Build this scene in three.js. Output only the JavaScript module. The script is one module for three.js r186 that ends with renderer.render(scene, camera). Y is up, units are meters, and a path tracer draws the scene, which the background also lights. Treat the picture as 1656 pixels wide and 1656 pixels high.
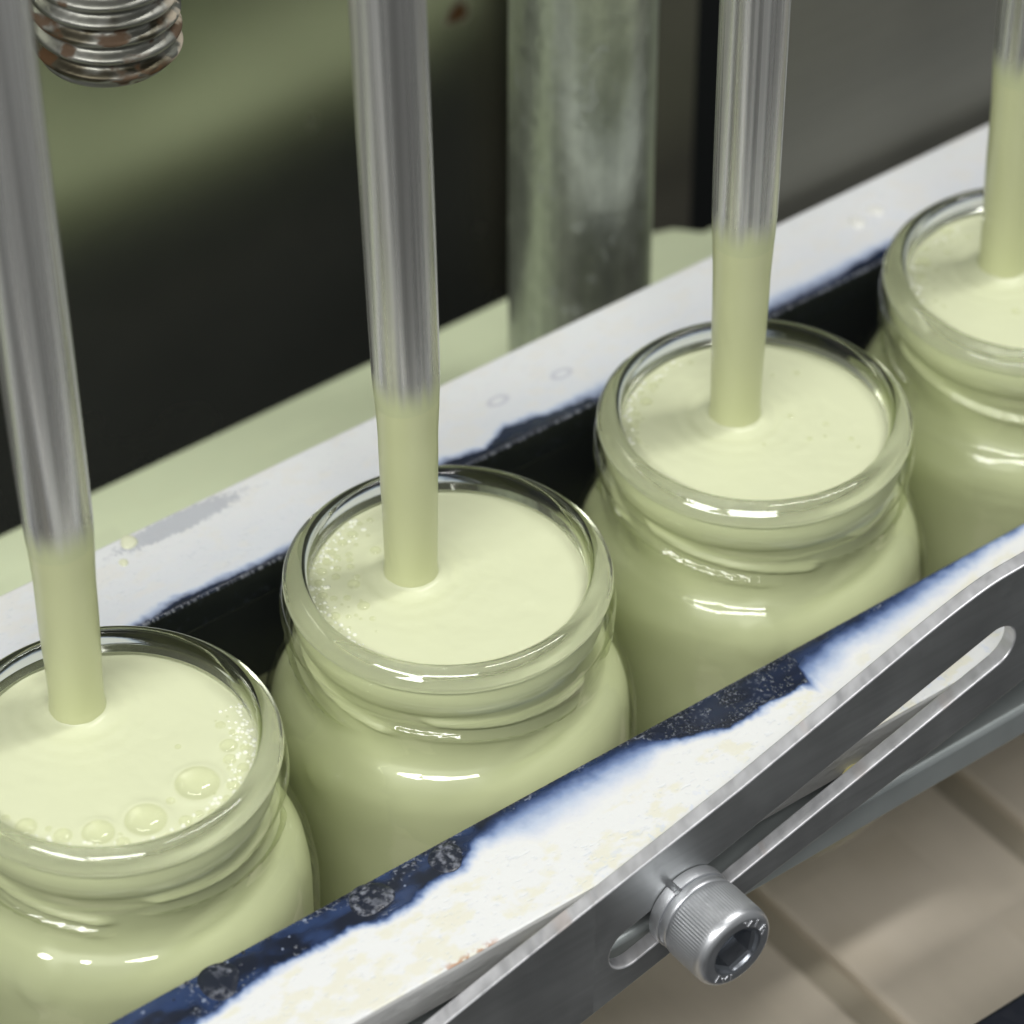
import * as THREE from 'three';
import { mergeGeometries, mergeVertices, toCreasedNormals } from 'three/addons/utils/BufferGeometryUtils.js';
import { RoundedBoxGeometry } from 'three/addons/geometries/RoundedBoxGeometry.js';
import { RectAreaLightUniformsLib } from 'three/addons/lights/RectAreaLightUniformsLib.js';

// ------------------------------------------------------------------ camera, light, exposure
// Lengths below are written in millimetres and turned into metres by MM. x runs along the row of jars, y is up, z comes out towards the viewer; the jar rims lie at y = 0.
const MM = 0.001;
const scene = new THREE.Scene();
const camera = new THREE.PerspectiveCamera(15.432, 1, 0.02, 20);
camera.position.set(-249.94 * MM, 378.89 * MM, 342.36 * MM);
{
  const yaw = THREE.MathUtils.degToRad(37.435), pitch = THREE.MathUtils.degToRad(41.01);
  const f = new THREE.Vector3(Math.sin(yaw) * Math.cos(pitch), -Math.sin(pitch), -Math.cos(yaw) * Math.cos(pitch));
  camera.lookAt(camera.position.clone().add(f));
}
camera.focus = 0.556;
camera.userData.fStop = 17;
scene.add(camera);
scene.background = new THREE.Color(0.175, 0.182, 0.183);

const renderer = new THREE.WebGLRenderer({ antialias: true });
renderer.toneMapping = THREE.LinearToneMapping;
renderer.toneMappingExposure = 1.0;
renderer.shadowMap.enabled = true;
RectAreaLightUniformsLib.init();

const LW = 0.085, LL = 0.5;
const LAMPS = [[-700, 740, 200, 1.45, 28], [-400, 790, 560, 1.6, 27], [360, 900, 120, 0.3, 32]];   // three narrow lamps above and in front of the filling line, turned towards the jars; the last two numbers are its turn about its own axis and its brightness
function ceilingLamp([x, y, z, turn, power], label) {
  const t = new THREE.Group(); t.name = numbered('ceiling_lamp'); t.position.set(x * MM, y * MM, z * MM); t.lookAt(0, 0, 0); t.rotateX(-Math.PI / 2); t.rotateY(turn);
  t.userData = { label, category: 'lamp', group: 'lamps above the filling line' };
  const body = new THREE.Mesh(new RoundedBoxGeometry(LW + 0.03, 0.05, LL + 0.04, 2, 0.01), new THREE.MeshStandardMaterial({ color: 0xdddddd, roughness: 0.5 }));
  body.name = 'housing'; body.position.y = 0.04; t.add(body);
  const glow = new THREE.Mesh(new RoundedBoxGeometry(LW, 0.012, LL, 2, 0.005), new THREE.MeshStandardMaterial({ color: 0xffffff, emissive: new THREE.Color(1, 1, 0.97), emissiveIntensity: 2, roughness: 0.6 }));
  glow.name = 'lamp_diffuser'; glow.position.y = 0.006; t.add(glow);
  const l = new THREE.RectAreaLight(new THREE.Color(1, 0.995, 0.97), power, LW, LL);
  l.name = 'lamp_light'; l.position.y = -0.004; l.rotation.x = -Math.PI / 2; t.add(l);
  scene.add(t);
}

// ------------------------------------------------------------------ helpers
const used = new Map();
function numbered(name) { const n = used.get(name) ?? 0; used.set(name, n + 1); return n ? `${name}_${String(n).padStart(3, '0')}` : name; }
function rng(seed) { let s = seed >>> 0; return () => { s = (s + 0x6d2b79f5) | 0; let t = Math.imul(s ^ (s >>> 15), 1 | s); t = (t + Math.imul(t ^ (t >>> 7), 61 | t)) ^ t; return ((t ^ (t >>> 14)) >>> 0) / 4294967296; }; }
function hash(x, y, z) { let h = Math.imul(x | 0, 374761393) ^ Math.imul(y | 0, 668265263) ^ Math.imul(z | 0, 2147483647 - 1013); h = Math.imul(h ^ (h >>> 13), 1274126177); h ^= h >>> 16; return (h >>> 0) / 4294967296; }
function vnoise(x, y, seed = 0) {
  const ix = Math.floor(x), iy = Math.floor(y), fx = x - ix, fy = y - iy, u = fx * fx * (3 - 2 * fx), v = fy * fy * (3 - 2 * fy);
  const a = hash(ix, iy, seed), b = hash(ix + 1, iy, seed), c = hash(ix, iy + 1, seed), d = hash(ix + 1, iy + 1, seed);
  return a + (b - a) * u + (c - a) * v + (a - b - c + d) * u * v;
}
function fbm(x, y, oct = 4, seed = 0) { let s = 0, a = 0.5, n = 0; for (let i = 0; i < oct; i++) { s += a * vnoise(x, y, seed + i * 17); n += a; a *= 0.5; x = x * 2.03 + 11.3; y = y * 2.03 + 5.7; } return s / n; }
const clamp = THREE.MathUtils.clamp, lerp = THREE.MathUtils.lerp, sstep = (x, a, b) => { const t = Math.min(Math.max((x - a) / (b - a), 0), 1); return t * t * (3 - 2 * t); };
function interp(table, x) { if (x <= table[0][0]) return table[0][1]; for (let i = 1; i < table.length; i++) if (x <= table[i][0]) return lerp(table[i - 1][1], table[i][1], (x - table[i - 1][0]) / (table[i][0] - table[i - 1][0])); return table[table.length - 1][1]; }
function mix3(a, b, t) { return [lerp(a[0], b[0], t), lerp(a[1], b[1], t), lerp(a[2], b[2], t)]; }
function ramp(keys, t) { if (t <= keys[0][0]) return keys[0][1]; for (let i = 1; i < keys.length; i++) if (t <= keys[i][0]) return mix3(keys[i - 1][1], keys[i][1], (t - keys[i - 1][0]) / (keys[i][0] - keys[i - 1][0])); return keys[keys.length - 1][1]; }
const toS = (c) => { c = clamp(c, 0, 1); return 255 * (c <= 0.0031308 ? c * 12.92 : 1.055 * Math.pow(c, 1 / 2.4) - 0.055); };
// fn(u, v) -> { c: [r, g, b] linear, r: roughness, m: metalness, h: height }; returns textures for a MeshPhysicalMaterial
function surfaceTextures(w, h, fn, wrap = THREE.RepeatWrapping) {
  const C = new Uint8Array(w * h * 4), R = new Uint8Array(w * h * 4), H = new Uint8Array(w * h * 4);
  for (let y = 0; y < h; y++) for (let x = 0; x < w; x++) {
    const p = fn((x + 0.5) / w, (y + 0.5) / h), o = (y * w + x) * 4;
    for (let k = 0; k < 3; k++) C[o + k] = toS(p.c[k]);
    R[o] = 255; R[o + 1] = 255 * clamp(p.r ?? 0.5, 0, 1); R[o + 2] = 255 * clamp(p.m ?? 0, 0, 1);
    H[o] = H[o + 1] = H[o + 2] = 255 * clamp(p.h ?? 0.5, 0, 1);
    C[o + 3] = R[o + 3] = H[o + 3] = 255;
  }
  const make = (d, srgb) => { const t = new THREE.DataTexture(d, w, h, THREE.RGBAFormat); t.magFilter = THREE.LinearFilter; t.minFilter = THREE.LinearFilter; t.wrapS = t.wrapT = wrap; if (srgb) t.colorSpace = THREE.SRGBColorSpace; t.needsUpdate = true; return t; };
  return { map: make(C, true), rough: make(R), height: make(H) };
}
function texturedMaterial(t, bump, extra = {}) {
  return new THREE.MeshPhysicalMaterial({ map: t.map, roughnessMap: t.rough, metalnessMap: t.rough, roughness: 1, metalness: 1, bumpMap: t.height, bumpScale: bump * MM, ...extra });
}
function mesh(name, geometry, material, parent) {
  geometry.scale(MM, MM, MM);
  const m = new THREE.Mesh(geometry, material); m.name = parent ? name : numbered(name); m.castShadow = m.receiveShadow = true;
  (parent ?? scene).add(m); return m;
}
function thing(name, label, category, group) { const g = new THREE.Group(); g.name = numbered(name); g.userData = { label, category }; if (group) g.userData.group = group; scene.add(g); return g; }
function structure(name) { const g = new THREE.Group(); g.name = name; g.userData = { kind: 'structure' }; scene.add(g); return g; }
function box(x0, x1, y0, y1, z0, z1, r = 0.8, seg = 3) { const g = new RoundedBoxGeometry(x1 - x0, y1 - y0, z1 - z0, seg, r); g.translate((x0 + x1) / 2, (y0 + y1) / 2, (z0 + z1) / 2); return boxUV(g); }
// uv in metres (here in mm / 100) from the dominant axis of the normal
function boxUV(g, scale = 0.01) {
  const p = g.attributes.position, n = g.attributes.normal, uv = new Float32Array(p.count * 2);
  for (let i = 0; i < p.count; i++) {
    const ax = Math.abs(n.getX(i)), ay = Math.abs(n.getY(i)), az = Math.abs(n.getZ(i));
    const a = ay >= ax && ay >= az ? [p.getX(i), p.getZ(i)] : az >= ax ? [p.getX(i), p.getY(i)] : [p.getZ(i), p.getY(i)];
    uv[i * 2] = a[0] * scale; uv[i * 2 + 1] = a[1] * scale;
  }
  g.setAttribute('uv', new THREE.BufferAttribute(uv, 2)); return g;
}
// surface of revolution about y: pts = [[r, y], ...]; move(r, y, th, k) -> [r, y]; closed seam; uv optional
function revolve(pts, segs, move, uvOf) {
  const n = pts.length, pos = new Float32Array(n * (segs + 1) * 3), uv = new Float32Array(n * (segs + 1) * 2), idx = [];
  for (let k = 0; k < n; k++) for (let s = 0; s <= segs; s++) {
    const th = ((s % segs) / segs) * Math.PI * 2, o = k * (segs + 1) + s;
    const [r, y] = move ? move(pts[k][0], pts[k][1], th, k) : pts[k];
    pos[o * 3] = r * Math.cos(th); pos[o * 3 + 1] = y; pos[o * 3 + 2] = r * Math.sin(th);
    const w = uvOf ? uvOf(s / segs, pts[k], k) : [s / segs, k / (n - 1)];
    uv[o * 2] = w[0]; uv[o * 2 + 1] = w[1];
  }
  for (let k = 0; k < n - 1; k++) for (let s = 0; s < segs; s++) { const a = k * (segs + 1) + s, b = a + 1, c = a + segs + 1, d = c + 1; idx.push(a, c, b, b, c, d); }
  const g = new THREE.BufferGeometry();
  g.setAttribute('position', new THREE.BufferAttribute(pos, 3)); g.setAttribute('uv', new THREE.BufferAttribute(uv, 2)); g.setIndex(idx);
  g.computeVertexNormals();
  const N = g.attributes.normal;   // one normal across the seam
  for (let k = 0; k < n; k++) {
    const a = k * (segs + 1), b = a + segs, v = new THREE.Vector3(N.getX(a) + N.getX(b), N.getY(a) + N.getY(b), N.getZ(a) + N.getZ(b)).normalize();
    N.setXYZ(a, v.x, v.y, v.z); N.setXYZ(b, v.x, v.y, v.z);
  }
  return g;
}
function rowsOf(g, segs, k0, k1) {   // the rows k0 .. k1 of a revolved surface as a geometry of its own, with the whole surface's normals
  const w = segs + 1, pick = (a, n) => new THREE.BufferAttribute(a.array.slice(k0 * w * n, (k1 + 1) * w * n), n), idx = [];
  for (let k = 0; k < k1 - k0; k++) for (let s = 0; s < segs; s++) { const a = k * w + s, b = a + 1, c = a + w, d = c + 1; idx.push(a, c, b, b, c, d); }
  const o = new THREE.BufferGeometry();
  o.setAttribute('position', pick(g.attributes.position, 3)); o.setAttribute('normal', pick(g.attributes.normal, 3)); o.setAttribute('uv', pick(g.attributes.uv, 2)); o.setIndex(idx);
  return o;
}
function spline(pts, n) {
  const c = new THREE.CatmullRomCurve3(pts.map(([r, y]) => new THREE.Vector3(r, y, 0)), false, 'centripetal');
  return c.getPoints(n).map((p) => [Math.max(p.x, 0), p.y]);
}

// ------------------------------------------------------------------ materials
const steelT = surfaceTextures(512, 512, (u, v) => {
  const n = fbm(u * 10, v * 10, 5, 3), s = fbm(u * 6, v * 160, 3, 9), blot = sstep(fbm(u * 26, v * 26, 3, 31), 0.68, 0.8);
  const b = 0.47 + 0.2 * (n - 0.5) + 0.08 * (s - 0.5) - 0.05 * blot;
  return { c: [b * 0.97, b, b * 1.01], r: 0.42 + 0.16 * (n - 0.5), m: 0.82 - 0.08 * blot, h: 0.5 + 0.35 * (s - 0.5) + 0.3 * (n - 0.5) };
});
const plateMat = texturedMaterial(steelT, 0.03);
const edgeT = surfaceTextures(512, 128, (u, v) => {
  const n = fbm(u * 60, v * 14, 4, 5), s = fbm(u * 70, v * 70, 3, 19), b = 0.6 + 0.16 * (n - 0.5) + 0.24 * (s - 0.5), rust = sstep(fbm(u * 18, v * 5, 3, 77), 0.66, 0.8);
  return { c: mix3([b, b, b * 1.03], [0.3, 0.22, 0.17], rust * 0.45), r: 0.42 + 0.3 * (s - 0.5), m: 0.6 - 0.4 * rust, h: n * 0.7 + s * 0.3 };
});
const edgeMat = texturedMaterial(edgeT, 0.1);
const zincT = surfaceTextures(256, 256, (u, v) => { const n = fbm(u * 12, v * 12, 4, 8), b = 0.66 + 0.12 * (n - 0.5); return { c: [b * 0.97, b * 0.99, b * 1.03], r: 0.4 + 0.16 * (n - 0.5), m: 0.9, h: n }; });
const zinc = texturedMaterial(zincT, 0.02);
const glass = new THREE.MeshPhysicalMaterial({ color: new THREE.Color(0.9, 0.925, 0.83), roughness: 0.015, metalness: 0, transmission: 1, thickness: 3 * MM, ior: 1.5 });
const wallGlass = new THREE.MeshPhysicalMaterial({ color: new THREE.Color(0.935, 0.95, 0.875), roughness: 0.025, metalness: 0, transmission: 1, thickness: 0, ior: 1.5 });
const milkMat = new THREE.MeshPhysicalMaterial({ color: new THREE.Color(0.685, 0.715, 0.485), roughness: 0.32, specularIntensity: 0.9 });
const streamMat = new THREE.MeshPhysicalMaterial({ color: new THREE.Color(0.63, 0.66, 0.385), roughness: 0.32 });
const bubbleMat = new THREE.MeshPhysicalMaterial({ color: new THREE.Color(0.98, 0.985, 0.92), roughness: 0.04, transmission: 0.94, thickness: 0, ior: 1.4 });
const foamMat = new THREE.MeshPhysicalMaterial({ color: new THREE.Color(0.85, 0.87, 0.72), roughness: 0.2 });
const dark = new THREE.MeshStandardMaterial({ color: new THREE.Color(0.012, 0.014, 0.014), roughness: 0.5 });

// ------------------------------------------------------------------ lamps
ceilingLamp(LAMPS[0], 'leftmost narrow lamp above the filling line, outside the frame');
ceilingLamp(LAMPS[1], 'middle narrow lamp above the filling line, outside the frame');
ceilingLamp(LAMPS[2], 'rightmost narrow lamp above the filling line, outside the frame');

// ------------------------------------------------------------------ the setting: slatted conveyor floor, back wall
{
  const floorT = surfaceTextures(512, 512, (u, v) => {
    const n = fbm(u * 6, v * 6, 5, 13), s = fbm(u * 50, v * 4, 3, 23), st = sstep(fbm(u * 4, v * 5, 4, 51), 0.5, 0.75), b = 0.92 + 0.14 * (n - 0.5) + 0.06 * (s - 0.5);
    return { c: mix3([0.9 * b, 0.8 * b, 0.66 * b], [0.66, 0.57, 0.44], st * 0.35), r: 0.42 + 0.2 * (n - 0.5), m: 0, h: n };
  });
  const beige = texturedMaterial(floorT, 0.05);
  const f = structure('conveyor_floor');
  for (let k = -5; k <= 6; k++) {
    const g = box(68 + 49.6 * k + 3.4, 68 + 49.6 * (k + 1) - 3.4, -126, -120, -24, 84, 1.2, 3);
    mesh('slat', g, beige, f);
  }
  mesh('slat_bed', box(-230, 380, -134, -122.2, -24, 86, 0.5, 1), new THREE.MeshStandardMaterial({ color: new THREE.Color(0.45, 0.4, 0.31), roughness: 0.6 }), f);
  mesh('jar_track', box(-230, 380, -84, -78.2, -22, 20, 1, 2), new THREE.MeshStandardMaterial({ color: new THREE.Color(0.07, 0.066, 0.05), roughness: 0.5 }), f);

  const wallT = surfaceTextures(1024, 1024, (u, v) => {
    const n = fbm(u * 8, v * 8, 5, 41), m = fbm(u * 3, v * 3.4, 3, 47), sp = sstep(fbm(u * 40, v * 40, 2, 61), 0.9, 0.95);
    const rustD = Math.hypot((u - 0.885) * 400, (v - 0.435) * 400), rust = sstep(rustD + 5 * (fbm(u * 120, v * 120, 3, 4) - 0.5), 3.2, 0.6);
    const b = 0.66 * (0.82 + 0.7 * (m - 0.5) + 0.25 * (n - 0.5)) * (1 - 0.25 * sp);
    return { c: mix3([b * 0.98, b, b * 0.86], [0.1, 0.045, 0.012], rust), r: 0.24 + 0.1 * (n - 0.5) + 0.2 * sp + rust * 0.4, m: 1 - 0.9 * rust, h: n };
  });
  const w = structure('wall');
  const g = box(-240, 132, -130, 160, -154, -150, 0.6, 1);
  const p = g.attributes.position, uv = g.attributes.uv;
  for (let i = 0; i < p.count; i++) uv.setXY(i, (p.getX(i) + 240) / 400, (p.getY(i) + 200) / 400);
  mesh('satin_panel', g, texturedMaterial(wallT, 0.03), w);
  mesh('added_dark_floor', box(-500, 600, -310, -300, -262, 800, 0.6, 1), dark, w);  // unseen dark plane added to keep background light out of the metal reflections
  mesh('dark_backing', box(-400, 520, -300, 300, -262, -258, 0.6, 1), dark, w);
}

// ------------------------------------------------------------------ behind the back rail: pale deck, round post, upright, grey panel
{
  const deckT = surfaceTextures(512, 512, (u, v) => { const n = fbm(u * 7, v * 7, 5, 71), b = 0.96 + 0.12 * (n - 0.5); return { c: [0.6 * b, 0.66 * b, 0.45 * b], r: 0.4, m: 0, h: n }; });
  const s = new THREE.Shape();
  [[-260, 109.5], [128, 109.5], [134, 107.5], [138, 103], [340, 103], [340, 59], [-260, 59]].forEach(([x, z], i) => (i ? s.lineTo(x, z) : s.moveTo(x, z)));  // the hidden far right stretch is added to brighten the wall panel reflection
  const g = new THREE.ExtrudeGeometry(s, { depth: 8, bevelEnabled: true, bevelSize: 1, bevelThickness: 1, bevelSegments: 3, steps: 1 });
  g.rotateX(-Math.PI / 2); g.translate(0, -71, 0); boxUV(g);
  const m = mesh('machine_deck', g, texturedMaterial(deckT, 0.03));
  m.userData = { label: 'pale green flat deck lying behind the back guide rail', category: 'machine deck' };

  const postT = surfaceTextures(1024, 512, (u, v) => {
    const n = fbm(u * 16, v * 22, 5, 91), f = fbm(u * 60, v * 80, 3, 92), sp = sstep(fbm(u * 36, v * 46, 3, 95), 0.66, 0.78), st = fbm(u * 40, v * 3, 3, 97), b = 0.5 + 0.15 * (n - 0.5) + 0.14 * (f - 0.5) + 0.24 * (st - 0.5);
    return { c: mix3([b * 0.95, b * 1.02, b * 0.88], [0.4, 0.43, 0.4], sp * 0.3), r: 0.36 + 0.2 * (n - 0.5) + 0.1 * sp, m: 0.75 - 0.2 * sp, h: n * 0.6 + f * 0.4 };
  });
  const t = thing('machine_post', 'thick round mottled grey metal post rising behind the back guide rail', 'post');
  t.position.set(85.5 * MM, -61.9 * MM, -76 * MM);
  mesh('shaft', revolve([[0, 0], [12.7, 0], [12.7, 20], [12.7, 100], [12.7, 250], [0, 250]], 96, null, (u, [r, y]) => [u, y / 166]), texturedMaterial(postT, 0.25), t);

  const u = mesh('frame_upright', box(138, 151, -120, 160, -131, -122, 0.8, 2), new THREE.MeshStandardMaterial({ color: new THREE.Color(0.14, 0.135, 0.11), roughness: 0.5, metalness: 0.2 }));
  u.userData = { label: 'narrow grey-brown upright of the machine frame just right of the round post', category: 'frame upright' };

  const greyT = surfaceTextures(512, 512, (a, b) => { const n = fbm(a * 5, b * 5, 5, 101), s = fbm(a * 4, b * 90, 2, 103), v = 0.2 * (0.95 + 0.2 * (n - 0.5) + 0.06 * (s - 0.5)); return { c: [v, v * 1.0, v * 0.86], r: 0.58 + 0.1 * (n - 0.5), m: 0.3, h: s }; });
  const p = mesh('side_panel', box(105.5, 420, -78, 38, -57.2, -55.2, 0.5, 2), texturedMaterial(greyT, 0.02));
  p.userData = { label: 'plain dull grey metal panel standing behind the right end of the back rail', category: 'panel' };
}

// ------------------------------------------------------------------ guide rails with their film of dried milk
// cross-section of the flange, walked from the bottom of its inner side up over the top to the outer side; d is the distance from the inner top edge in mm
const SIDE = 6, ROUND = 0.7;
function flange(width, x0, x1, zIn, sign, yTop) {
  const sec = [];
  sec.push([0, -SIDE, -SIDE]);
  sec.push([0, -SIDE * 0.5, -SIDE * 0.5]); sec.push([0, -ROUND, -ROUND]);
  for (let i = 1; i < 6; i++) { const a = (i / 6) * Math.PI / 2; sec.push([ROUND - ROUND * Math.cos(a), -ROUND + ROUND * Math.sin(a), -ROUND + (i / 6) * 2 * ROUND]); }
  for (let i = 0; i <= 20; i++) { const z = ROUND + (width - 2 * ROUND) * i / 20; sec.push([z, 0, z]); }
  for (let i = 1; i < 6; i++) { const a = (i / 6) * Math.PI / 2; sec.push([width - ROUND + ROUND * Math.sin(a), -ROUND + ROUND * Math.cos(a), width - ROUND + (i / 6) * 2 * ROUND]); }
  sec.push([width, -ROUND, width + ROUND]); sec.push([width, -SIDE, width + SIDE]);
  sec.push([width, -SIDE, width + SIDE + 0.2]); sec.push([0, -SIDE, width + SIDE + 2]);
  const nx = 80, n = sec.length, pos = [], uv = [], idx = [];
  for (let i = 0; i <= nx; i++) for (const [z, y, d] of sec) { const x = lerp(x0, x1, i / nx); pos.push(x, yTop + y, zIn + sign * z); uv.push(x, d); }
  for (let i = 0; i < nx; i++) for (let k = 0; k < n - 1; k++) { const a = i * n + k, b = a + 1, c = a + n, d = c + 1; sign > 0 ? idx.push(a, b, c, b, d, c) : idx.push(a, c, b, b, c, d); }
  const g = new THREE.BufferGeometry();
  g.setAttribute('position', new THREE.Float32BufferAttribute(pos, 3)); g.setAttribute('uv', new THREE.Float32BufferAttribute(uv, 2)); g.setIndex(idx);
  const q = toCreasedNormals(g, 0.6); return q;
}
const FX0 = -98, FLEN = 262, FD0 = -8, FDEPTH = 42;   // what the film textures span, in mm
function filmUV(g) { const uv = g.attributes.uv; for (let i = 0; i < uv.count; i++) uv.setXY(i, (uv.getX(i) - FX0) / FLEN, clamp((uv.getY(i) - FD0) / FDEPTH, 0.002, 0.998)); return g; }
const WHITE = [[-0.1, [0.008, 0.012, 0.026]], [0.04, [0.014, 0.03, 0.09]], [0.16, [0.06, 0.1, 0.23]], [0.34, [0.22, 0.3, 0.5]], [0.6, [0.52, 0.59, 0.73]], [0.85, [0.72, 0.74, 0.79]], [1, [0.79, 0.795, 0.79]]];
const frontEdge = [[-98, 8], [-74.6, 6.9], [-70, 7.1], [-59, 5.2], [-46.5, 5.7], [-41.6, 7.2], [-36.4, 6.4], [-31.4, 5.6], [-26.4, 5.6], [-23.6, 4.3], [-21.4, 2.2], [-16.6, 0.9], [-5, 0.8], [6, 1.2], [11.4, 2.2], [15, 4.1], [18.2, 5.5], [22.5, 6.9], [30, 7.2], [38.4, 7.0], [39.6, 3.6], [42, 2.6], [48, 1.5], [55, 1.4], [62, 0.7], [69, 0.1], [90, -0.6], [170, -0.4]];
const frontWide = [[-98, 1.5], [-50, 1.8], [-24, 2.2], [-14, 7.5], [6, 7], [14, 2], [37, 1.2], [40, 6.5], [62, 5.5], [80, 3.5], [170, 4]];
const backEdge = [[-98, 1.2], [-40, 0.6], [-33, 0.6], [-27, 1.8], [-23, 0.9], [-15, 0.5], [-8, 0.7], [0, 1], [25.8, 2.8], [32.7, 1.4], [35.5, 2.6], [38.5, 4.2], [43, 3.4], [47, 2.4], [54, 1.4], [60, 0.4], [80, 0.5], [94, 1], [105, 1.2], [119, 2.4], [128, 1.5], [170, 1.2]];
const backWide = [[-98, 2.4], [-20, 2.2], [20, 2.5], [34, 1.6], [48, 2.2], [62, 5], [94, 4.5], [105, 4], [120, 3.5], [170, 4]];
function filmTextures(edge, wide, front) {
  return surfaceTextures(2048, 384, (u, v) => {
    const s = FX0 + u * FLEN, d = FD0 + v * FDEPTH, width = front ? 21 : 19.5;
    const wob = 1.5 * (fbm(s * 0.22, d * 0.3, 4, 7) - 0.5) + 0.7 * (fbm(s * 1.1, d * 1.1, 3, 29) - 0.5);
    const e = d - interp(edge, s) - wob, w = interp(wide, s) * (0.75 + 0.5 * fbm(s * 0.12, d * 0.1, 2, 3));
    let t = e / w, r = 0.42, m = 0, h = 0.35;
    const fine = fbm(s * 2.4, d * 2.4, 3, 15), mid = fbm(s * 0.35, d * 0.5, 4, 33);
    let c = ramp(WHITE, t);
    if (t <= 0.04) {   // bare, nearly black rail with thin blue smears and pale crystals
      const smear = sstep(fbm(s * 0.22, d * 0.4, 3, 57), 0.36, 0.76);
      c = mix3(c, front ? [0.026, 0.05, 0.13] : [0.016, 0.03, 0.07], smear * (front && s < -20 ? 0.9 : 0.5));
      const crust = front ? sstep(fbm(s * 2.1, d * 2.1, 3, 81), 0.6, 0.76) * sstep(fbm(s * 0.2, d * 0.3, 2, 83), 0.5, 0.68) : 0;
      c = mix3(c, [0.3, 0.33, 0.4], crust * 0.55); h = 0.2 + crust * 0.5; r = 0.3 + crust * 0.3 - 0.05 * smear;
      if (front && s > 12 && s < 40) { const g = sstep(fbm(s * 3.2, d * 3.2, 2, 85), 0.62, 0.8) * sstep(fbm(s * 0.5, d * 0.7, 2, 87), 0.38, 0.6); h = 0.15 + 0.7 * g; r = 0.2 + 0.15 * g; c = mix3(mix3(c, [0.01, 0.014, 0.03], 0.6), [0.3, 0.33, 0.38], g * 0.55); }
    } else {
      h = lerp(0.3, 0.75, clamp(t, 0, 1)) + 0.16 * (mid - 0.5) + 0.1 * (fine - 0.5);
      const cream = sstep(mid + 0.35 * (fbm(s * 0.09, d * 0.14, 3, 45) - 0.5), 0.46, 0.72) * sstep(e, w * 0.8, w * 1.4); if (!front) c = mix3(c, [0.7, 0.725, 0.78], 0.6 * sstep(t, 0.5, 1) * sstep(d + 4 * (mid - 0.5), 15, 3) + 0.25);
      c = mix3(c, front ? [0.76, 0.735, 0.56] : [0.76, 0.74, 0.69], cream * (front ? 0.6 : 0.4));
      const scar = sstep(fbm(s * 1.0, d * 2.2, 4, 65), 0.66, 0.78) * sstep(t, 0.9, 1.3);
      c = mix3(c, [0.62, 0.66, 0.72], scar * 0.35); h -= scar * 0.14; r = 0.4 + 0.18 * (fine - 0.5) - scar * 0.08;
    }
    if (!front) {
      const k = sstep(Math.hypot((s + 17) / 13, (d - 16.8) / 2.4) + 0.6 * (fine - 0.5), 1.05, 0.75) * sstep(t, 0.3, 0.8); c = mix3(c, [0.42, 0.44, 0.49], k * 0.75);
      for (const [a, b] of [[41.8, 10.2], [54.5, 9.4], [-44, 9]]) { const q = Math.hypot((s - a) / 2.1, (d - b) / 1.2), ring = Math.exp(-Math.pow((q - 0.8) / 0.25, 2)); c = mix3(c, [0.4, 0.4, 0.5], ring * 0.5); h += ring * 0.12; }
    }
    if (front) {
      const rust = sstep(Math.abs(s + 35.8), 6.2, 3) * sstep(d, width - 1.5, width - 0.3) * sstep(fbm(s * 1.3, d * 1.3, 3, 99), 0.36, 0.56);
      c = mix3(c, [0.4, 0.15, 0.035], rust * 0.8);
      const lowWhite = sstep(fbm(s * 0.8, d * 0.8, 4, 111), 0.6, 0.72) * sstep(d, 12, 18) * sstep(s, -30, 5); c = mix3(c, [0.55, 0.63, 0.8], lowWhite * 0.4);
    }
    if (d > width - 0.15) {   // outer side
      const z = d - width, n2 = fbm(s * 0.5, d * 1.6, 4, 121);
      if (front) { const film = sstep(3.2 - z + 3 * (n2 - 0.5), 0, 1.6); c = mix3([0.44 + 0.06 * (n2 - 0.5), 0.44 + 0.06 * (n2 - 0.5), 0.43 + 0.06 * (n2 - 0.5)], [0.66, 0.66, 0.65], film * 0.6); m = 0.2; r = 0.5; h = 0.5 + 0.2 * (n2 - 0.5); } else { c = mix3(c, [0.06, 0.07, 0.12], sstep(z, 0, 0.5)); }
    }
    if (d < -0.2) { const k = front ? 0.8 : 1; c = mix3([0.009, 0.011, 0.014], [0.05, 0.06, 0.08], k * sstep(fbm(s * 1.2, d * 1.2, 3, 131), 0.66, 0.8) * 0.4); r = 0.32; h = 0.3; m = 0; }
    if (d > -0.7 && d < 0.5 && t < 0.2) { const g = sstep(fbm(s * 3.5, 3, 2, front ? 141 : 149), 0.45, 0.7); c = mix3(c, [0.34, 0.36, 0.42], g * 0.55 * sstep(Math.abs(d + 0.1), 0.6, 0.1)); h = Math.max(h, 0.25 + 0.5 * g); }
    return { c, r, m, h };
  }, THREE.ClampToEdgeWrapping);
}
const RAILY = -16.8;
const sideDark = new THREE.MeshPhysicalMaterial({ color: new THREE.Color(0.01, 0.012, 0.014), roughness: 0.33 });
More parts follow.
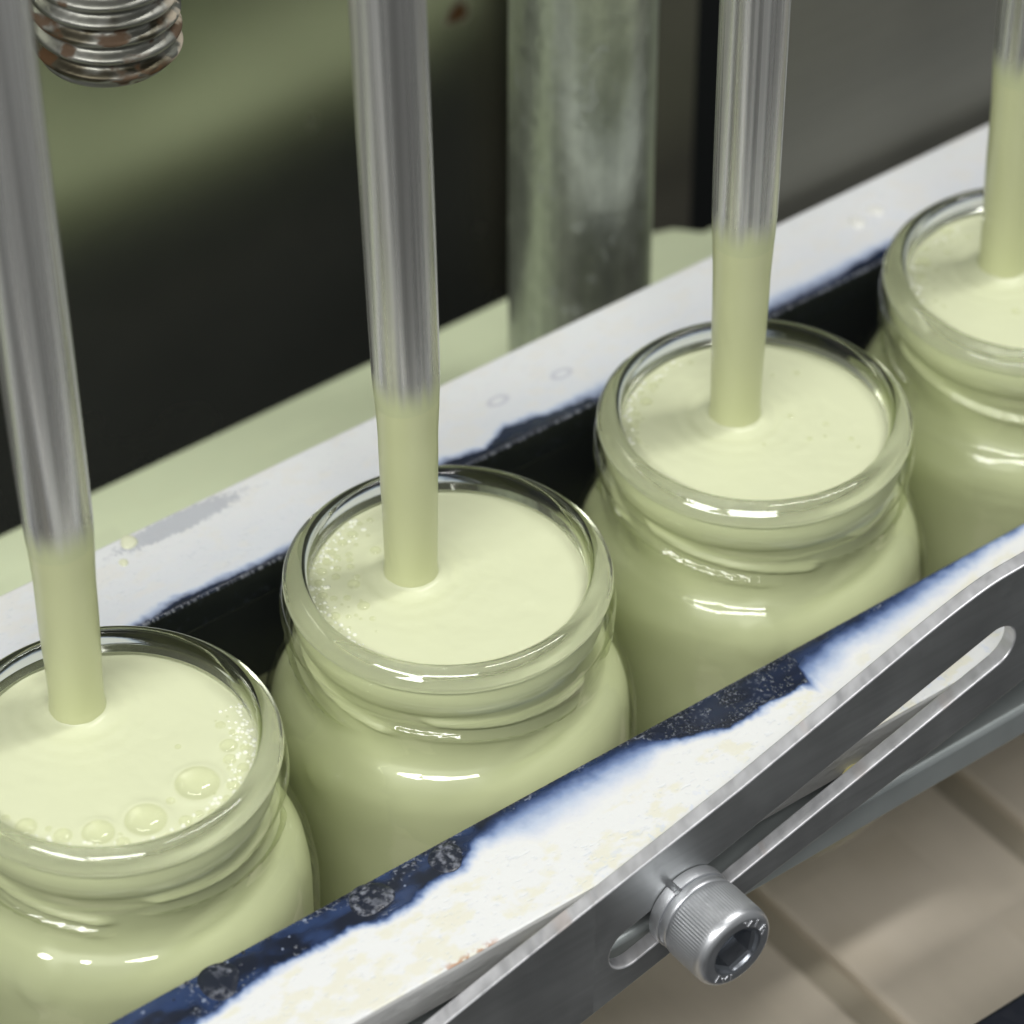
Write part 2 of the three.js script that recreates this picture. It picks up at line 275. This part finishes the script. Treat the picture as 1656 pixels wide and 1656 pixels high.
{
  const ft = filmTextures(frontEdge, frontWide, true), bt = filmTextures(backEdge, backWide, false);
  for (const t of [ft.map, ft.rough, ft.height, bt.map, bt.rough, bt.height]) t.wrapS = THREE.MirroredRepeatWrapping, t.wrapT = THREE.ClampToEdgeWrapping;
  for (const t of [ft, bt]) for (const k of ['map', 'rough', 'height']) t[k].wrapS = t[k].wrapT = THREE.MirroredRepeatWrapping;
  const F = thing('guide_rail', 'front guide rail, white with dried milk, navy blue patches along its inner edge', 'guide rail');
  mesh('flange', filmUV(flange(21, -190, 330, 32.4, 1, RAILY)), texturedMaterial(ft, 0.35), F);
  mesh('inner_web', box(-190, 330, -42, RAILY - SIDE - 0.02, 32.5, 35.4, 0.5, 2), sideDark, F);
  const B = thing('guide_rail', 'back guide rail behind the jars, greyish white with dried milk, black inner side', 'guide rail');
  mesh('flange', filmUV(flange(19.5, -190, 330, -32.4, -1, RAILY)), texturedMaterial(bt, 0.3), B);
  mesh('inner_web', box(-190, 330, -40, RAILY - SIDE - 0.02, -35.4, -32.5, 0.5, 2), sideDark, B);
  // dried drops of milk that stand proud of the film
  const drop = (x, z, r, h, parent, mat, seed) => { const R = rng(seed), k1 = R() * 6, k2 = R() * 6; const g = revolve(spline([[0.001, h], [r * 0.5, h * 0.93], [r * 0.85, h * 0.6], [r, 0.05 * h], [r * 1.02, -0.1]], 10), 28, (q, y, th) => [q * (1 + 0.1 * Math.sin(2 * th + k1) + 0.06 * Math.sin(3 * th + k2)), y]); flipOut(g); g.translate(x, RAILY, z); boxUV(g, 0.06); mesh('milk_drop', g, mat, parent); };
  const dropMat = new THREE.MeshPhysicalMaterial({ color: new THREE.Color(0.74, 0.76, 0.56), roughness: 0.35 }), dropWhite = new THREE.MeshPhysicalMaterial({ color: new THREE.Color(0.8, 0.8, 0.76), roughness: 0.22 });
  drop(-25.9, -50, 1.5, 0.5, B, dropMat, 1); drop(-29.2, -46.4, 0.8, 0.35, B, dropMat, 2);
  drop(121.5, -43.5, 1.7, 0.6, B, dropWhite, 3); drop(126.5, -44.2, 1.5, 0.5, B, dropWhite, 4);
  const navyDrop = texturedMaterial(surfaceTextures(256, 256, (u, v) => {
    const n = fbm(u * 22, v * 22, 4, 501), k = sstep(fbm(u * 5, v * 5, 2, 503), 0.3, 0.75) * sstep(n, 0.4, 0.75); return { c: mix3([0.012, 0.016, 0.03], [0.3, 0.32, 0.38], k * 0.6), r: 0.3 + 0.3 * k, m: 0, h: 0.3 + 0.6 * k };
  }), 0.3);
  for (const [x, z, rx, h, s] of [[-27.2, 35.7, 2.7, 0.3, 11], [-40.5, 35.6, 3.2, 0.3, 12], [-66.5, 35.4, 3.2, 0.3, 13]]) drop(x, z, rx, h, F, navyDrop, s);
  const R = rng(55);
  const greyDrop = new THREE.MeshPhysicalMaterial({ color: new THREE.Color(0.2, 0.24, 0.34), roughness: 0.3 });
  for (let i = 0; i < 22; i++) drop(lerp(-82, -20, R()), 32.9 + R() * 4.4, 0.16 + 0.26 * R(), 0.16, F, R() < 0.4 ? greyDrop : navyDrop, 200 + i);
}
function flipOut(g) {   // make the faces of a surface point away from the axis y (and up)
  const p = g.attributes.position, i = g.index.array; let vol = 0; const a = new THREE.Vector3(), b = new THREE.Vector3(), c = new THREE.Vector3();
  for (let k = 0; k < i.length; k += 3) { a.fromBufferAttribute(p, i[k]); b.fromBufferAttribute(p, i[k + 1]); c.fromBufferAttribute(p, i[k + 2]); vol += a.dot(b.cross(c)); }
  if (vol < 0) { for (let k = 0; k < i.length; k += 3) { const t = i[k]; i[k] = i[k + 1]; i[k + 1] = t; } g.computeVertexNormals(); const n = g.attributes.normal; }
  return g;
}

// ------------------------------------------------------------------ frame bar under the front rail, dark rail in the corner
{
  const barT = surfaceTextures(512, 128, (u, v) => { const n = fbm(u * 20, v * 8, 4, 161), k = 0.5 + 0.1 * (n - 0.5); return { c: [k * 0.92, k, k], r: 0.45 + 0.1 * (n - 0.5), m: 0.35, h: n }; });
  const b = mesh('support_bar', box(-190, 330, -37, -30.6, 36, 54, 1.0, 4), texturedMaterial(barT, 0.03));
  b.userData = { label: 'blue-grey steel bar running under the front guide rail, right of the slotted bracket', category: 'support bar' };
  const c = mesh('corner_rail', box(-190, 330, -74, -65, 76, 100, 1.2, 4), texturedMaterial(surfaceTextures(512, 256, (u, v) => {
    const n = fbm(u * 40, v * 20, 4, 151), w = sstep(fbm(u * 22, v * 12, 4, 155), 0.62, 0.76); return { c: mix3([0.01, 0.012, 0.018], [0.25, 0.27, 0.33], w * 0.5), r: 0.25 + 0.3 * w, m: 0, h: n };
  }), 0.2));
  c.userData = { label: 'nearly black rail with pale specks cut off in the bottom right corner', category: 'rail' };
}

// ------------------------------------------------------------------ slotted bracket and cap screw
{
  const s = new THREE.Shape();
  const top = [[-95, -34], [-60, -25.4], [-27.6, -16.5], [9.4, -7.1], [38.3, 1.6], [50, 5.2], [54, 6.2], [58, 6.5], [118, 7.5]];
  s.moveTo(...top[0]); for (let i = 1; i < 5; i++) s.lineTo(...top[i]);
  s.quadraticCurveTo(53, 6.2, 59, 6.5); s.lineTo(118, 8); s.lineTo(118, -6);
  s.lineTo(54.2, -21.2); s.lineTo(10.6, -30.5); s.lineTo(-19.5, -37.9); s.lineTo(-95, -56);
  const h = new THREE.Path(), a = Math.atan(0.29), r = 3.9, c1 = [59.0, -7.9], c0 = [-10.6, -27.2];
  h.absarc(c1[0], c1[1], r, a - Math.PI / 2, a + Math.PI / 2, false);
  h.absarc(c0[0], c0[1], r, a + Math.PI / 2, a + Math.PI * 1.5, false);
  h.closePath(); s.holes.push(h);
  const g = new THREE.ExtrudeGeometry(s, { depth: 2.0, bevelEnabled: true, bevelSize: 0.25, bevelThickness: 0.25, bevelOffset: -0.25, bevelSegments: 2, curveSegments: 20 });
  g.translate(0, 0, 55.75);
  const uv = g.attributes.uv, p = g.attributes.position;
  for (let i = 0; i < p.count; i++) uv.setXY(i, (p.getX(i) + p.getZ(i) * 0.3) * 0.01, (p.getY(i) + p.getZ(i)) * 0.01);
  const t = thing('slotted_bracket', 'tilted grey steel bracket plate with a long slot, in front of the front guide rail', 'bracket');
  const m = new THREE.Mesh(g.scale(MM, MM, MM), [plateMat, edgeMat]); m.name = 'plate'; m.castShadow = m.receiveShadow = true; t.add(m);
  // yellowish milk residue that bridges the gap between rail and plate
  const res = new THREE.MeshPhysicalMaterial({ color: new THREE.Color(0.5, 0.45, 0.2), roughness: 0.3 });
  const blob = (x, y, z, a, b, c, sd) => { const q = new THREE.SphereGeometry(1, 20, 14), P = q.attributes.position; for (let i = 0; i < P.count; i++) { const k = 1 + 0.35 * (fbm(P.getX(i) * 1.5 + sd, P.getY(i) * 1.5 + P.getZ(i), 2, 5) - 0.5); P.setXYZ(i, x + P.getX(i) * a * k, y + P.getY(i) * b * k, z + P.getZ(i) * c * k); } q.computeVertexNormals(); mesh('milk_residue', q, res, t); };
  blob(35.5, -22.1, 54.5, 2.6, 0.55, 1.3, 1); blob(-24, -22.1, 54.5, 1.9, 0.5, 1.3, 2);

  const B = thing('cap_screw', 'grey hexagon socket cap screw with knurled head clamping the slotted bracket', 'screw');
  B.position.set(-0.8 * MM, -24.3 * MM, 58 * MM);
  const axis = (q) => { q.rotateX(Math.PI / 2); return q; };   // y of the profile becomes z
  // spring washer with its split
  const wash = new THREE.Shape(), g0 = 2.04, gap = 0.085;
  wash.absarc(0, 0, 6.7, g0 + gap, g0 - gap + Math.PI * 2, false); wash.absarc(0, 0, 4.1, g0 - gap * 1.5 + Math.PI * 2, g0 + gap * 1.5, true);
  const wg = new THREE.ExtrudeGeometry(wash, { depth: 1.6, bevelEnabled: true, bevelSize: 0.2, bevelThickness: 0.2, bevelOffset: -0.2, bevelSegments: 3, curveSegments: 64 });
  wg.translate(0, 0, 0.27); mesh('spring_washer', toCreasedNormals(wg, 0.5), zinc, B);
  mesh('collar', flipOut(axis(revolve(spline([[3, 2.06], [6.1, 2.06], [6.45, 2.2], [6.55, 2.6], [6.55, 3.4], [6.4, 3.7], [5.9, 3.75]], 24), 72))), zinc, B);
  // knurled head: fine straight flutes, chamfered towards the face, hexagonal recess
  const flutes = 84, segs = flutes * 6, R = 6.72;
  const prof = [[5.8, 3.74], [6.35, 3.74], [6.6, 3.9], [R, 4.2], [R, 5], [R, 6.5], [R, 8.5], [R, 9.9], [R, 10.5], [6.68, 10.9], [6.56, 11.3], [6.36, 11.65], [6.1, 11.9], [5.8, 12.05], [5.5, 12.1], [4.9, 12.1], [4.3, 12.1]];
  const hexR = (th, ap) => { const k = ((th % (Math.PI / 3)) + Math.PI / 3) % (Math.PI / 3) - Math.PI / 6; return ap / Math.cos(k); };
  const AP = 3.15, turn = 0.35;
  const rows = [...prof];
  const head = revolve(rows, segs, (r, y, th) => { const f = y > 4.1 && y < 10.6 ? 0.04 * sstep(y, 4.1, 4.5) * sstep(y, 10.6, 10) * Math.cos(flutes * th) : 0; return [r + f, y]; });
  mesh('head', flipOut(axis(head)), zinc, B);
  // socket: from the face chamfer down the six flats to the bottom
  const sock = [[4.31, 12.1, 0], [4.0, 11.95, 0], [3.72, 11.5, 0.55], [AP, 11.2, 1], [AP, 9.5, 1], [AP, 8.1, 1], [2.2, 7.9, 0.3], [0.01, 7.5, 0]];
  const sg = revolve(sock.map(([r, y]) => [r, y]), 180, (r, y, th, k) => [sock[k][2] ? lerp(r, hexR(th + turn, r), sock[k][2]) : r, y]);
  mesh('hex_socket', toCreasedNormals(axis(sg), 0.5), texturedMaterial(zincT, 0.02, { color: new THREE.Color(0.45, 0.47, 0.5) }), B);
  mesh('shank', axis(revolve([[0, -9], [3.9, -9], [3.9, 2.5]], 32)), zinc, B);
  // raised marks stamped round the face, too worn to read
  const bars = []; const bar = (ang, rad, len, wdt, rot) => { const q = new RoundedBoxGeometry(len, wdt, 0.28, 1, 0.08); q.rotateZ(rot + ang); q.translate(Math.cos(ang) * rad, Math.sin(ang) * rad, 12.12); bars.push(q); };
  for (const [an, ra, le, wd, ro] of [[0.82, 5.0, 1.3, 0.32, 0.3], [0.72, 4.7, 0.8, 0.3, 1.4], [1.12, 4.9, 1.1, 0.3, -0.4], [1.3, 5.2, 0.7, 0.3, 1.2], [0.42, 5.0, 1.2, 0.34, 0.2], [0.3, 5.3, 0.8, 0.3, 1.5], [0.18, 4.8, 0.9, 0.3, 0.9], [3.92, 5.0, 1.3, 0.34, 0.1], [4.2, 5.1, 1.0, 0.3, 0.8], [4.32, 4.8, 0.7, 0.3, -0.5], [4.52, 5.0, 1.2, 0.3, 0.2]]) bar(an, ra, le, wd, ro);
  mesh('stamped_mark', mergeGeometries(bars), zinc, B);
}

// ------------------------------------------------------------------ glass jars, the milk in them, nozzles and streams
const PITCH = 60.5;
const SEGS = 240;
const outer = [[0.01, -77.0], [14, -77.2], [22, -77.9], [25.8, -77.4], [28.1, -75], [29.0, -71], [29.2, -62], [29.2, -50], [29.2, -40], [29.2, -33.5], [29.1, -30], [28.8, -27.2], [28.2, -24.6], [27.2, -22.4], [25.9, -20.7], [24.7, -19.5], [24.0, -18.2], [23.8, -16.4], [23.8, -14], [24.0, -11.6], [24.35, -10.3], [25.1, -9.3], [25.5, -8], [25.5, -6.4], [25.25, -5.1], [24.75, -4.3], [24.4, -3.7]];
const lip = [[24.4, -3.7], [24.65, -3.2], [24.95, -2.7], [25.0, -2.2], [24.8, -1.65], [24.3, -1.1], [23.75, -0.55], [23.2, -0.15], [22.6, 0], [22, -0.1], [21.45, -0.6], [21.15, -1.4], [21.02, -2.4], [21, -3.7]];
const inner = [[21, -5.7], [21, -9], [21.05, -13], [21.35, -17], [22.5, -20.4], [24.3, -23.6], [25.5, -27.2], [25.9, -32], [25.9, -50], [25.9, -66], [25.2, -71], [23, -73.6], [16, -74.2], [0.01, -74]];
const PO = spline(outer, 190), PL = spline(lip, 56);
const profile = [...PO.slice(0, -1), ...PL];
const rLip0 = PO.length - 1, rLip1 = profile.length - 1;
let kNeck = 0; while (profile[kNeck][1] < -20.5 || kNeck < 20) kNeck++;
// how far the pressed glass stands out from its profile: four slanting lugs of the twist-off thread, a round moulding mark, slight waves
function glassRelief(y, th) {
  let q = 0;
  if (y > -20 && y < -9) for (let i = 0; i < 4; i++) {
    let a = th - (i * Math.PI / 2 + 0.25); a = ((a + Math.PI) % (2 * Math.PI) + 2 * Math.PI) % (2 * Math.PI) - Math.PI;
    const u = a / 0.66, yc = -13.4 + 1.9 * u; if (Math.abs(u) < 1.25) q += 1.25 * Math.exp(-Math.pow((y - yc) / 0.62, 2)) * sstep(Math.abs(u), 1.12, 0.86);
  }
  if (y < -15 && y > -34) { const a = Math.atan2(Math.sin(th), Math.cos(th)); q += 0.42 * sstep(Math.hypot(a * 27, (y + 24.5) * 0.8), 4.4, 2.0); }
  if (y < -4 && y > -76) for (const a of [1.25, 1.25 + Math.PI]) { const e = Math.atan2(Math.sin(th - a), Math.cos(th - a)); q += 0.09 * Math.exp(-Math.pow(e / 0.02, 2)); }   // mould seam
  if (y < -6) q += 0.15 * (fbm(Math.cos(th) * 6 + 3, Math.sin(th) * 6 + y * 0.3, 2, 23) - 0.5);
  return q + (y < -6 ? 0.4 : 0.14) * (fbm(Math.cos(th) * 2.4 + 5, Math.sin(th) * 2.4 + y * 0.1, 3, 3) - 0.5) + (y < -9 ? 0.09 : 0) * (fbm(th * 3.2, y * 0.9 + 0.8 * Math.sin(th * 2), 2, 19) - 0.5) * sstep(Math.abs(th - Math.PI), Math.PI, Math.PI - 0.3);
}
const jarGeometry = flipOut(revolve(profile, SEGS, (r, y, th, k) => {
  if (r < 0.1) return [r, y];
  return [r + (k < rLip1 - 16 ? glassRelief(y, th) : 0), y + (k > rLip0 + 4 && k < rLip1 - 8 ? 0.14 * (fbm(Math.cos(th) * 1.6 + 9, Math.sin(th) * 1.6, 2, 13) - 0.5) : 0)];
}));
const flipped = jarGeometry.index.array[1] !== SEGS + 1;
const part = (a, b) => { const g = rowsOf(jarGeometry, SEGS, a, b); if (flipped) { const i = g.index.array; for (let k = 0; k < i.length; k += 3) { const t = i[k]; i[k] = i[k + 1]; i[k + 1] = t; } } return g; };
const facing = (g, dir) => { // turn the faces of a small revolved piece so that its normals point along dir(x, y, z)
  const n = g.attributes.normal, p = g.attributes.position; let sum = 0; for (let i = 0; i < p.count; i++) sum += dir(p.getX(i), p.getZ(i), n.getX(i), n.getY(i), n.getZ(i));
  if (sum < 0) { const q = g.index.array; for (let k = 0; k < q.length; k += 3) { const t = q[k]; q[k] = q[k + 1]; q[k + 1] = t; } g.computeVertexNormals(); } return g; };
const lipFoot = facing(revolve([[22.6, -4.6], [23.4, -4.15], [24.39, -3.72]], SEGS), (x, z, a, b) => -b);   // closes the solid lip underneath, down into the milk
const lipInside = facing(revolve([[21, -3.7], [20.99, -4.6], [20.98, -6]], SEGS), (x, z, a, b, c) => -(x * a + z * c));
const jarParts = { rim: mergeGeometries([part(rLip0, rLip1), lipInside, lipFoot]), neck: part(kNeck, rLip0), body: part(0, kNeck) };

const jars = [
  { i: -1, turn: 2.6, s: [1.6, -11.3], label: 'glass jar cut off at the lower left, large bubbles at the front of its milk' },
  { i: 0, turn: 3.02, s: [-2.9, -5.5], label: 'whole glass jar in the middle with small bubbles at the left of its milk' },
  { i: 1, turn: 2.2, s: [-0.3, -4.5], label: 'whole glass jar right of the middle with nearly bubble-free milk' },
  { i: 2, turn: 1.1, s: [-0.3, -7.3], label: 'glass jar cut off by the right edge, highest of the four' },
];
const spot = ['lower left jar with big bubbles', 'middle jar with small bubbles', 'whole jar right of the middle', 'jar cut off by the right edge'];
let jar0 = null;
for (const j of jars) {
  let t;
  if (!jar0) {
    t = jar0 = thing('glass_jar', j.label, 'jar', 'glass jars in the channel');
    mesh('rim', jarParts.rim, glass, t); mesh('neck', jarParts.neck, wallGlass, t); mesh('body', jarParts.body, wallGlass, t);
  } else { t = jar0.clone(); t.name = numbered('glass_jar'); t.userData = { ...jar0.userData, label: j.label }; scene.add(t); }
  t.position.set(j.i * PITCH * MM, 0, 0); t.rotation.y = -j.turn;
}

const bubbles = [
  [[-17.2, 4.7, 1.61], [-14.9, 7.0, 0.58], [-17.1, 8.6, 0.81], [-14.0, 9.3, 1.38], [-14.1, 13.2, 0.58], [-9.8, 11.9, 2.42], [-8.1, 15.7, 1.15], [-3.1, 13.9, 3.1], [1.8, 12.8, 0.69], [1.3, 17.4, 1.04], [3.6, 17.4, 0.7], [6.7, 12.3, 3.3], [13.2, 11.0, 1.04], [8.7, 4.3, 0.5], [16.6, 6.8, 0.69], [-12, 15.9, 0.8], [-5.6, 18.6, 0.9], [-2.2, 18.6, 0.8], [10.6, 15.6, 1.0], [8.4, 17.3, 0.7], [12.4, 14.2, 0.6], [-18.6, 1.5, 0.7], [-0.6, 18.9, 0.6], [-19.4, 6.4, 0.6]],
  [[-4.9, -18.0, 0.92], [-0.8, -19.1, 0.61], [-8.0, -14.6, 0.61], [-4.2, -12.9, 0.92], [-11.3, -8.7, 1.0], [-12.5, -11.7, 0.69], [-16.5, -9.4, 0.77], [-15.6, -7.9, 0.61], [-13.9, -6.8, 0.61], [-13.0, -3.8, 1.0], [-17.7, -4.6, 0.84], [-7.2, -17.4, 0.8], [-9.8, -16.6, 0.7], [-11.6, -15.2, 0.8], [-13.6, -13.9, 0.9], [-15.4, -12.2, 0.7], [-2.6, -19.4, 0.6], [-9.4, -12.2, 0.6], [-18.4, -7.4, 0.6]],
  [[11.0, -8.5, 0.43], [6.7, 1.0, 0.5], [9.8, 6.0, 0.54], [7.7, 8.2, 0.36], [5.4, 7.2, 0.5], [-1.3, 3.9, 0.4], [10.6, 11.2, 0.5], [10.1, 13.4, 0.36], [14.5, -6.6, 0.6], [-9.4, -15.6, 1.07], [-12.6, -14.1, 0.71], [-14.8, -12, 0.8], [-6, -18, 0.8]],
  [[-10.1, -16.0, 1.4], [-1.2, -20.0, 1.1], [-4.9, -15.6, 0.58], [-6.8, 3.1, 0.8], [-7.2, -18.6, 0.8], [-12.8, -13.4, 0.8]],
];
{ const R = rng(77);   // fine froth between the larger bubbles
  for (let i = 0; i < 34; i++) { const a = lerp(0.25, 2.7, R()), q = 19.6 - 3.2 * R(), b = 0.7 + 1.0 * R() * R(); bubbles[0].push([q * Math.cos(a), q * Math.sin(a), b]); }
  for (let i = 0; i < 46; i++) { const a = lerp(0.15, 2.75, R()), q = 19.9 - 4.2 * Math.pow(R(), 1.6), b = 0.24 + 0.42 * R(); if (a > 0.3 || R() < 0.4) bubbles[0].push([q * Math.cos(a), q * Math.sin(a), b]); }
  for (let i = 0; i < 40; i++) { const a = lerp(2.85, 4.7, R()), q = 20 - 6.5 * Math.pow(R(), 1.4), b = 0.22 + 0.4 * R(); bubbles[1].push([q * Math.cos(a), q * Math.sin(a), b]); }
  for (let i = 0; i < 22; i++) { const a = lerp(2.9, 4.9, R()), q = 20.2 - 2.5 * R(), b = 0.2 + 0.34 * R(); bubbles[2].push([q * Math.cos(a), q * Math.sin(a), b]); }
  for (let i = 0; i < 20; i++) { const a = lerp(3, 4.9, R()), q = 20 - 4 * R(), b = 0.22 + 0.4 * R(); bubbles[3].push([q * Math.cos(a), q * Math.sin(a), b]); }
  for (const list of bubbles) for (let i = list.length - 1; i >= 0; i--) { const [x, z, b] = list[i]; if (list.some(([u, v, w], k) => k < i && Math.hypot(u - x, v - z) < 0.9 * (w + b))) list.splice(i, 1); }
}
const LEVEL = -4.15;
const milkWall = [...spline([[21.2, -3.76], [22.4, -3.95], [22.95, -4.35], [23.4, -5.3], [23.75, -7.2], [23.4, -9], [22.3, -10.5], [21.9, -13], [21.9, -16], [22.3, -18.4], [23.4, -20.2], [24.9, -21.6], [26.3, -23.3], [27.3, -25.4], [27.8, -28], [28.0, -31.5], [28.05, -38], [28.05, -50], [28.05, -70], [26, -75], [21, -76.2], [0.01, -76]], 160)];
jars.forEach((j, n) => {
  const [sx, sz] = j.s;
  const t = thing('milk', ['pale milk with big bubbles along its front, in the lower left jar', 'pale milk with a cluster of small bubbles at its left, in the middle jar', 'smooth pale milk in the whole jar right of the middle', 'pale milk in the jar cut off by the right edge'][n], 'milk');
  t.position.set(j.i * PITCH * MM, 0, 0);
  const topRows = []; for (let k = 0; k <= 70; k++) topRows.push([0.01 + 21.19 * k / 70, LEVEL]);
  const all = [...topRows, ...milkWall.slice(1)];
  const g = revolve(all, 200, (r, y, th, k) => {
    if (k > 70) return [r + (y < -8 && r > 20 ? 0.85 * glassRelief(y, th - j.turn) : 0), y];
    const x = r * Math.cos(th), z = r * Math.sin(th), q = Math.hypot(x - sx, z - sz);
    let h = 1.0 * Math.exp(-Math.max(q - 3.9, 0) / 0.75) + 0.085 * Math.cos(q * 2.3 + 1.5 * fbm(x * 0.2, z * 0.2, 2, 211)) * Math.exp(-(q - 4) / 5.5) * sstep(q, 4, 5.5);
    h += 0.39 * Math.exp(-(21.2 - r) / 0.7);                                    // meniscus
    h += 0.38 * (fbm(x * 0.16 + n * 9, z * 0.16, 3, 201 + n) - 0.5) + 0.09 * (fbm(x * 0.7, z * 0.7, 3, 207 + n) - 0.5);
    for (const [bx, bz, br] of bubbles[n]) { const d = Math.hypot(x - bx, z - bz) / br; if (d < 1.7) h += br * (-0.13 * sstep(d, 1, 0.2) + 0.08 * Math.exp(-Math.pow((d - 1.08) / 0.25, 2))); }
    return [r, y + h];
  });
  flipOut(g);
  mesh('milk_body', g, milkMat, t);
  {   // fine white froth packed between the bubbles and the glass
    const R = rng(900 + n), [a0, a1, q0, count] = [[0.1, 2.8, 3.4, 230], [2.9, 4.6, 3.2, 130], [3.0, 4.8, 1.6, 60], [3.1, 4.8, 2.2, 60]][n], list = [];
    for (let i = 0; i < count; i++) {
      const a = lerp(a0, a1, R()), q = 20.75 - q0 * Math.pow(R(), 1.7), b = 0.16 + 0.3 * R(), x = q * Math.cos(a), z = q * Math.sin(a);
      if (bubbles[n].some(([u, v, w]) => Math.hypot(u - x, v - z) < w * 0.9)) continue;
      const k = new THREE.SphereGeometry(b, 10, 6, 0, Math.PI * 2, 0, Math.PI * 0.55); k.scale(1, 0.7, 1); k.translate(x, LEVEL - 0.02 + 0.39 * Math.exp(-(21.2 - q) / 0.7), z); list.push(k);
    }
    mesh('froth', mergeGeometries(list), foamMat, t).userData.kind = 'stuff';
  }
  bubbles[n].forEach(([bx, bz, br]) => {
    if (Math.hypot(bx, bz) + br * 0.7 > 20.9) { const f = (20.9 - br * 0.7) / Math.hypot(bx, bz); bx *= f; bz *= f; }
    const d = new THREE.SphereGeometry(br, 24, 10, 0, Math.PI * 2, 0, Math.PI * 0.5); d.scale(1, 0.5, 1); d.translate(bx, LEVEL + 0.02, bz);
    mesh('bubble', d, bubbleMat, t);
  });
});

// streams and nozzles
const streamG = (sx, lift) => {
  const pts = [[0.01, 37.5 + lift], [4.5, 37.5 + lift]]; for (let k = 0; k <= 50; k++) { const y = 36.8 + lift - (41.4 + lift) * k / 50; pts.push([3.95 + 0.5 * sstep(y, -4, 27 + lift) + 0.33 * sstep(y, 27 + lift, 36.8 + lift) + 0.25 * Math.exp(-Math.max(y + 3.4, 0) / 0.8), y]); }
  return flipOut(revolve(pts, 72, (r, y, th) => [r < 1 ? r : r * (1 + 0.07 * sstep(y, 30 + lift, 20 + lift) * (fbm(Math.cos(th) * 1.3 + sx, Math.sin(th) * 1.3 + y * 0.07, 3, 5) - 0.5)), y]));
};
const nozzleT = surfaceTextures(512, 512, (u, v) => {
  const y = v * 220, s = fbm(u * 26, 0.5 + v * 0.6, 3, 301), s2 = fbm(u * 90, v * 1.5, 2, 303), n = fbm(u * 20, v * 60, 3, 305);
  const b = 0.54 + 0.85 * (s - 0.5) + 0.14 * (s2 - 0.5);  // brushed draw lines, with reflection bands painted in as light and dark streaks
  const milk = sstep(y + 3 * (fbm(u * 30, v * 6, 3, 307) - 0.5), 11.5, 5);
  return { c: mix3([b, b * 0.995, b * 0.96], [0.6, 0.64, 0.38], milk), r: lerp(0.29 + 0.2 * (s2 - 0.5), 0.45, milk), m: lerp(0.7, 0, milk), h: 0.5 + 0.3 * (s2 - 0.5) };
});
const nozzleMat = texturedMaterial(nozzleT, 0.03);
const NZ = [[4.1, 40], [4.1, 31.5], [4.2, 31.3], [4.35, 31.6], [4.62, 33.4], [4.86, 36.5], [5.0, 40], [5.1, 48], [5.2, 70], [5.25, 130], [5.25, 251], [4.1, 251], [4.1, 40]];
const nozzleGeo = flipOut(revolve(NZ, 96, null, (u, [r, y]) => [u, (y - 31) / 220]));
const lifts = [-7.2, -4.9, -4.4, -0.6], nozNames = ['leftmost', 'second from the left', 'third from the left', 'rightmost'];
const leans = [[0.018, -0.0135], [0.016, -0.012], [0, 0], [0, 0]];   // the two tubes on the left lean a little
let nozzle0 = null;
jars.forEach((j, n) => {
  const s = mesh('milk_stream', streamG(n * 3.1, lifts[n]), streamMat);
  s.position.set((j.i * PITCH + j.s[0]) * MM, 0, j.s[1] * MM);
  s.userData = { label: `pale milk stream pouring into the ${spot[n]}`, category: 'milk stream', group: 'milk streams' };
  const label = `grey streaked filling tube above the ${spot[n]}`;
  let z;
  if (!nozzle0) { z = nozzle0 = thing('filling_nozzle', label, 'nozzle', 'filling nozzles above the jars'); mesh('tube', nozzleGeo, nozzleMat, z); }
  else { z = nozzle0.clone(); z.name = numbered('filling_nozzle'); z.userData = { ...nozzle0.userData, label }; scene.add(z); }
  const [lz, lx] = leans[n];
  z.position.set((j.i * PITCH + j.s[0] + 34 * lz) * MM, lifts[n] * MM, (j.s[1] - 34 * lx) * MM); z.rotation.set(lx, n * 1.3, lz, 'ZXY');
});

// ------------------------------------------------------------------ threaded rod hanging in at the top left
{
  const rodT = surfaceTextures(512, 512, (u, v) => {
    const n = fbm(u * 14, v * 14, 4, 401), f = fbm(u * 50, v * 40, 3, 403);
    const rust = sstep(fbm(u * 16, v * 22, 4, 405), 0.55, 0.68), crust = sstep(Math.abs(u - 0.12), 0.09, 0.03) * sstep(fbm(u * 30, v * 26, 3, 407), 0.42, 0.58), oil = sstep(fbm(u * 9, v * 13, 3, 409), 0.58, 0.7);
    let c = [0.28, 0.28, 0.25].map((x) => x + 0.2 * (n - 0.5)); c = mix3(c, [0.045, 0.035, 0.015], oil * 0.85); c = mix3(c, [0.09, 0.04, 0.01], rust * 0.85); c = mix3(c, [0.5, 0.43, 0.33], crust * 0.85);
    return { c, r: 0.42 + 0.2 * (n - 0.5) + 0.4 * Math.max(rust, crust), m: 1 - Math.max(rust * 0.8, crust), h: 0.5 + 0.4 * (f - 0.5) + 0.4 * crust };
  });
  const pts = [[0.01, 0]]; for (let k = 0; k <= 12; k++) pts.push([lerp(0.6, 9.2, k / 12), 0.02 * k]); for (let k = 0; k <= 260; k++) pts.push([11, 0.4 + k * 0.23]);
  const g = revolve(pts, 120, (r, y, th) => {
    if (r < 10) return [r, y];
    const ph = ((y / 3 - th / (2 * Math.PI)) % 1 + 1) % 1, prof = Math.abs(ph - 0.5) * 2, thr = 1.35 * sstep(prof, 0.1, 0.92), end = Math.min(11, 9.2 + y * 0.9);
    return [Math.min(11 - thr, end), y];
  }, (u, [r, y]) => [u, y / 40]);
  flipOut(g);
  const t = thing('threaded_rod', 'rusty threaded rod end hanging into view at the upper left', 'threaded rod');
  t.position.set(-16.2 * MM, 66.6 * MM, -60 * MM);
  mesh('thread', g, texturedMaterial(rodT, 0.15), t);
}

renderer.render(scene, camera);
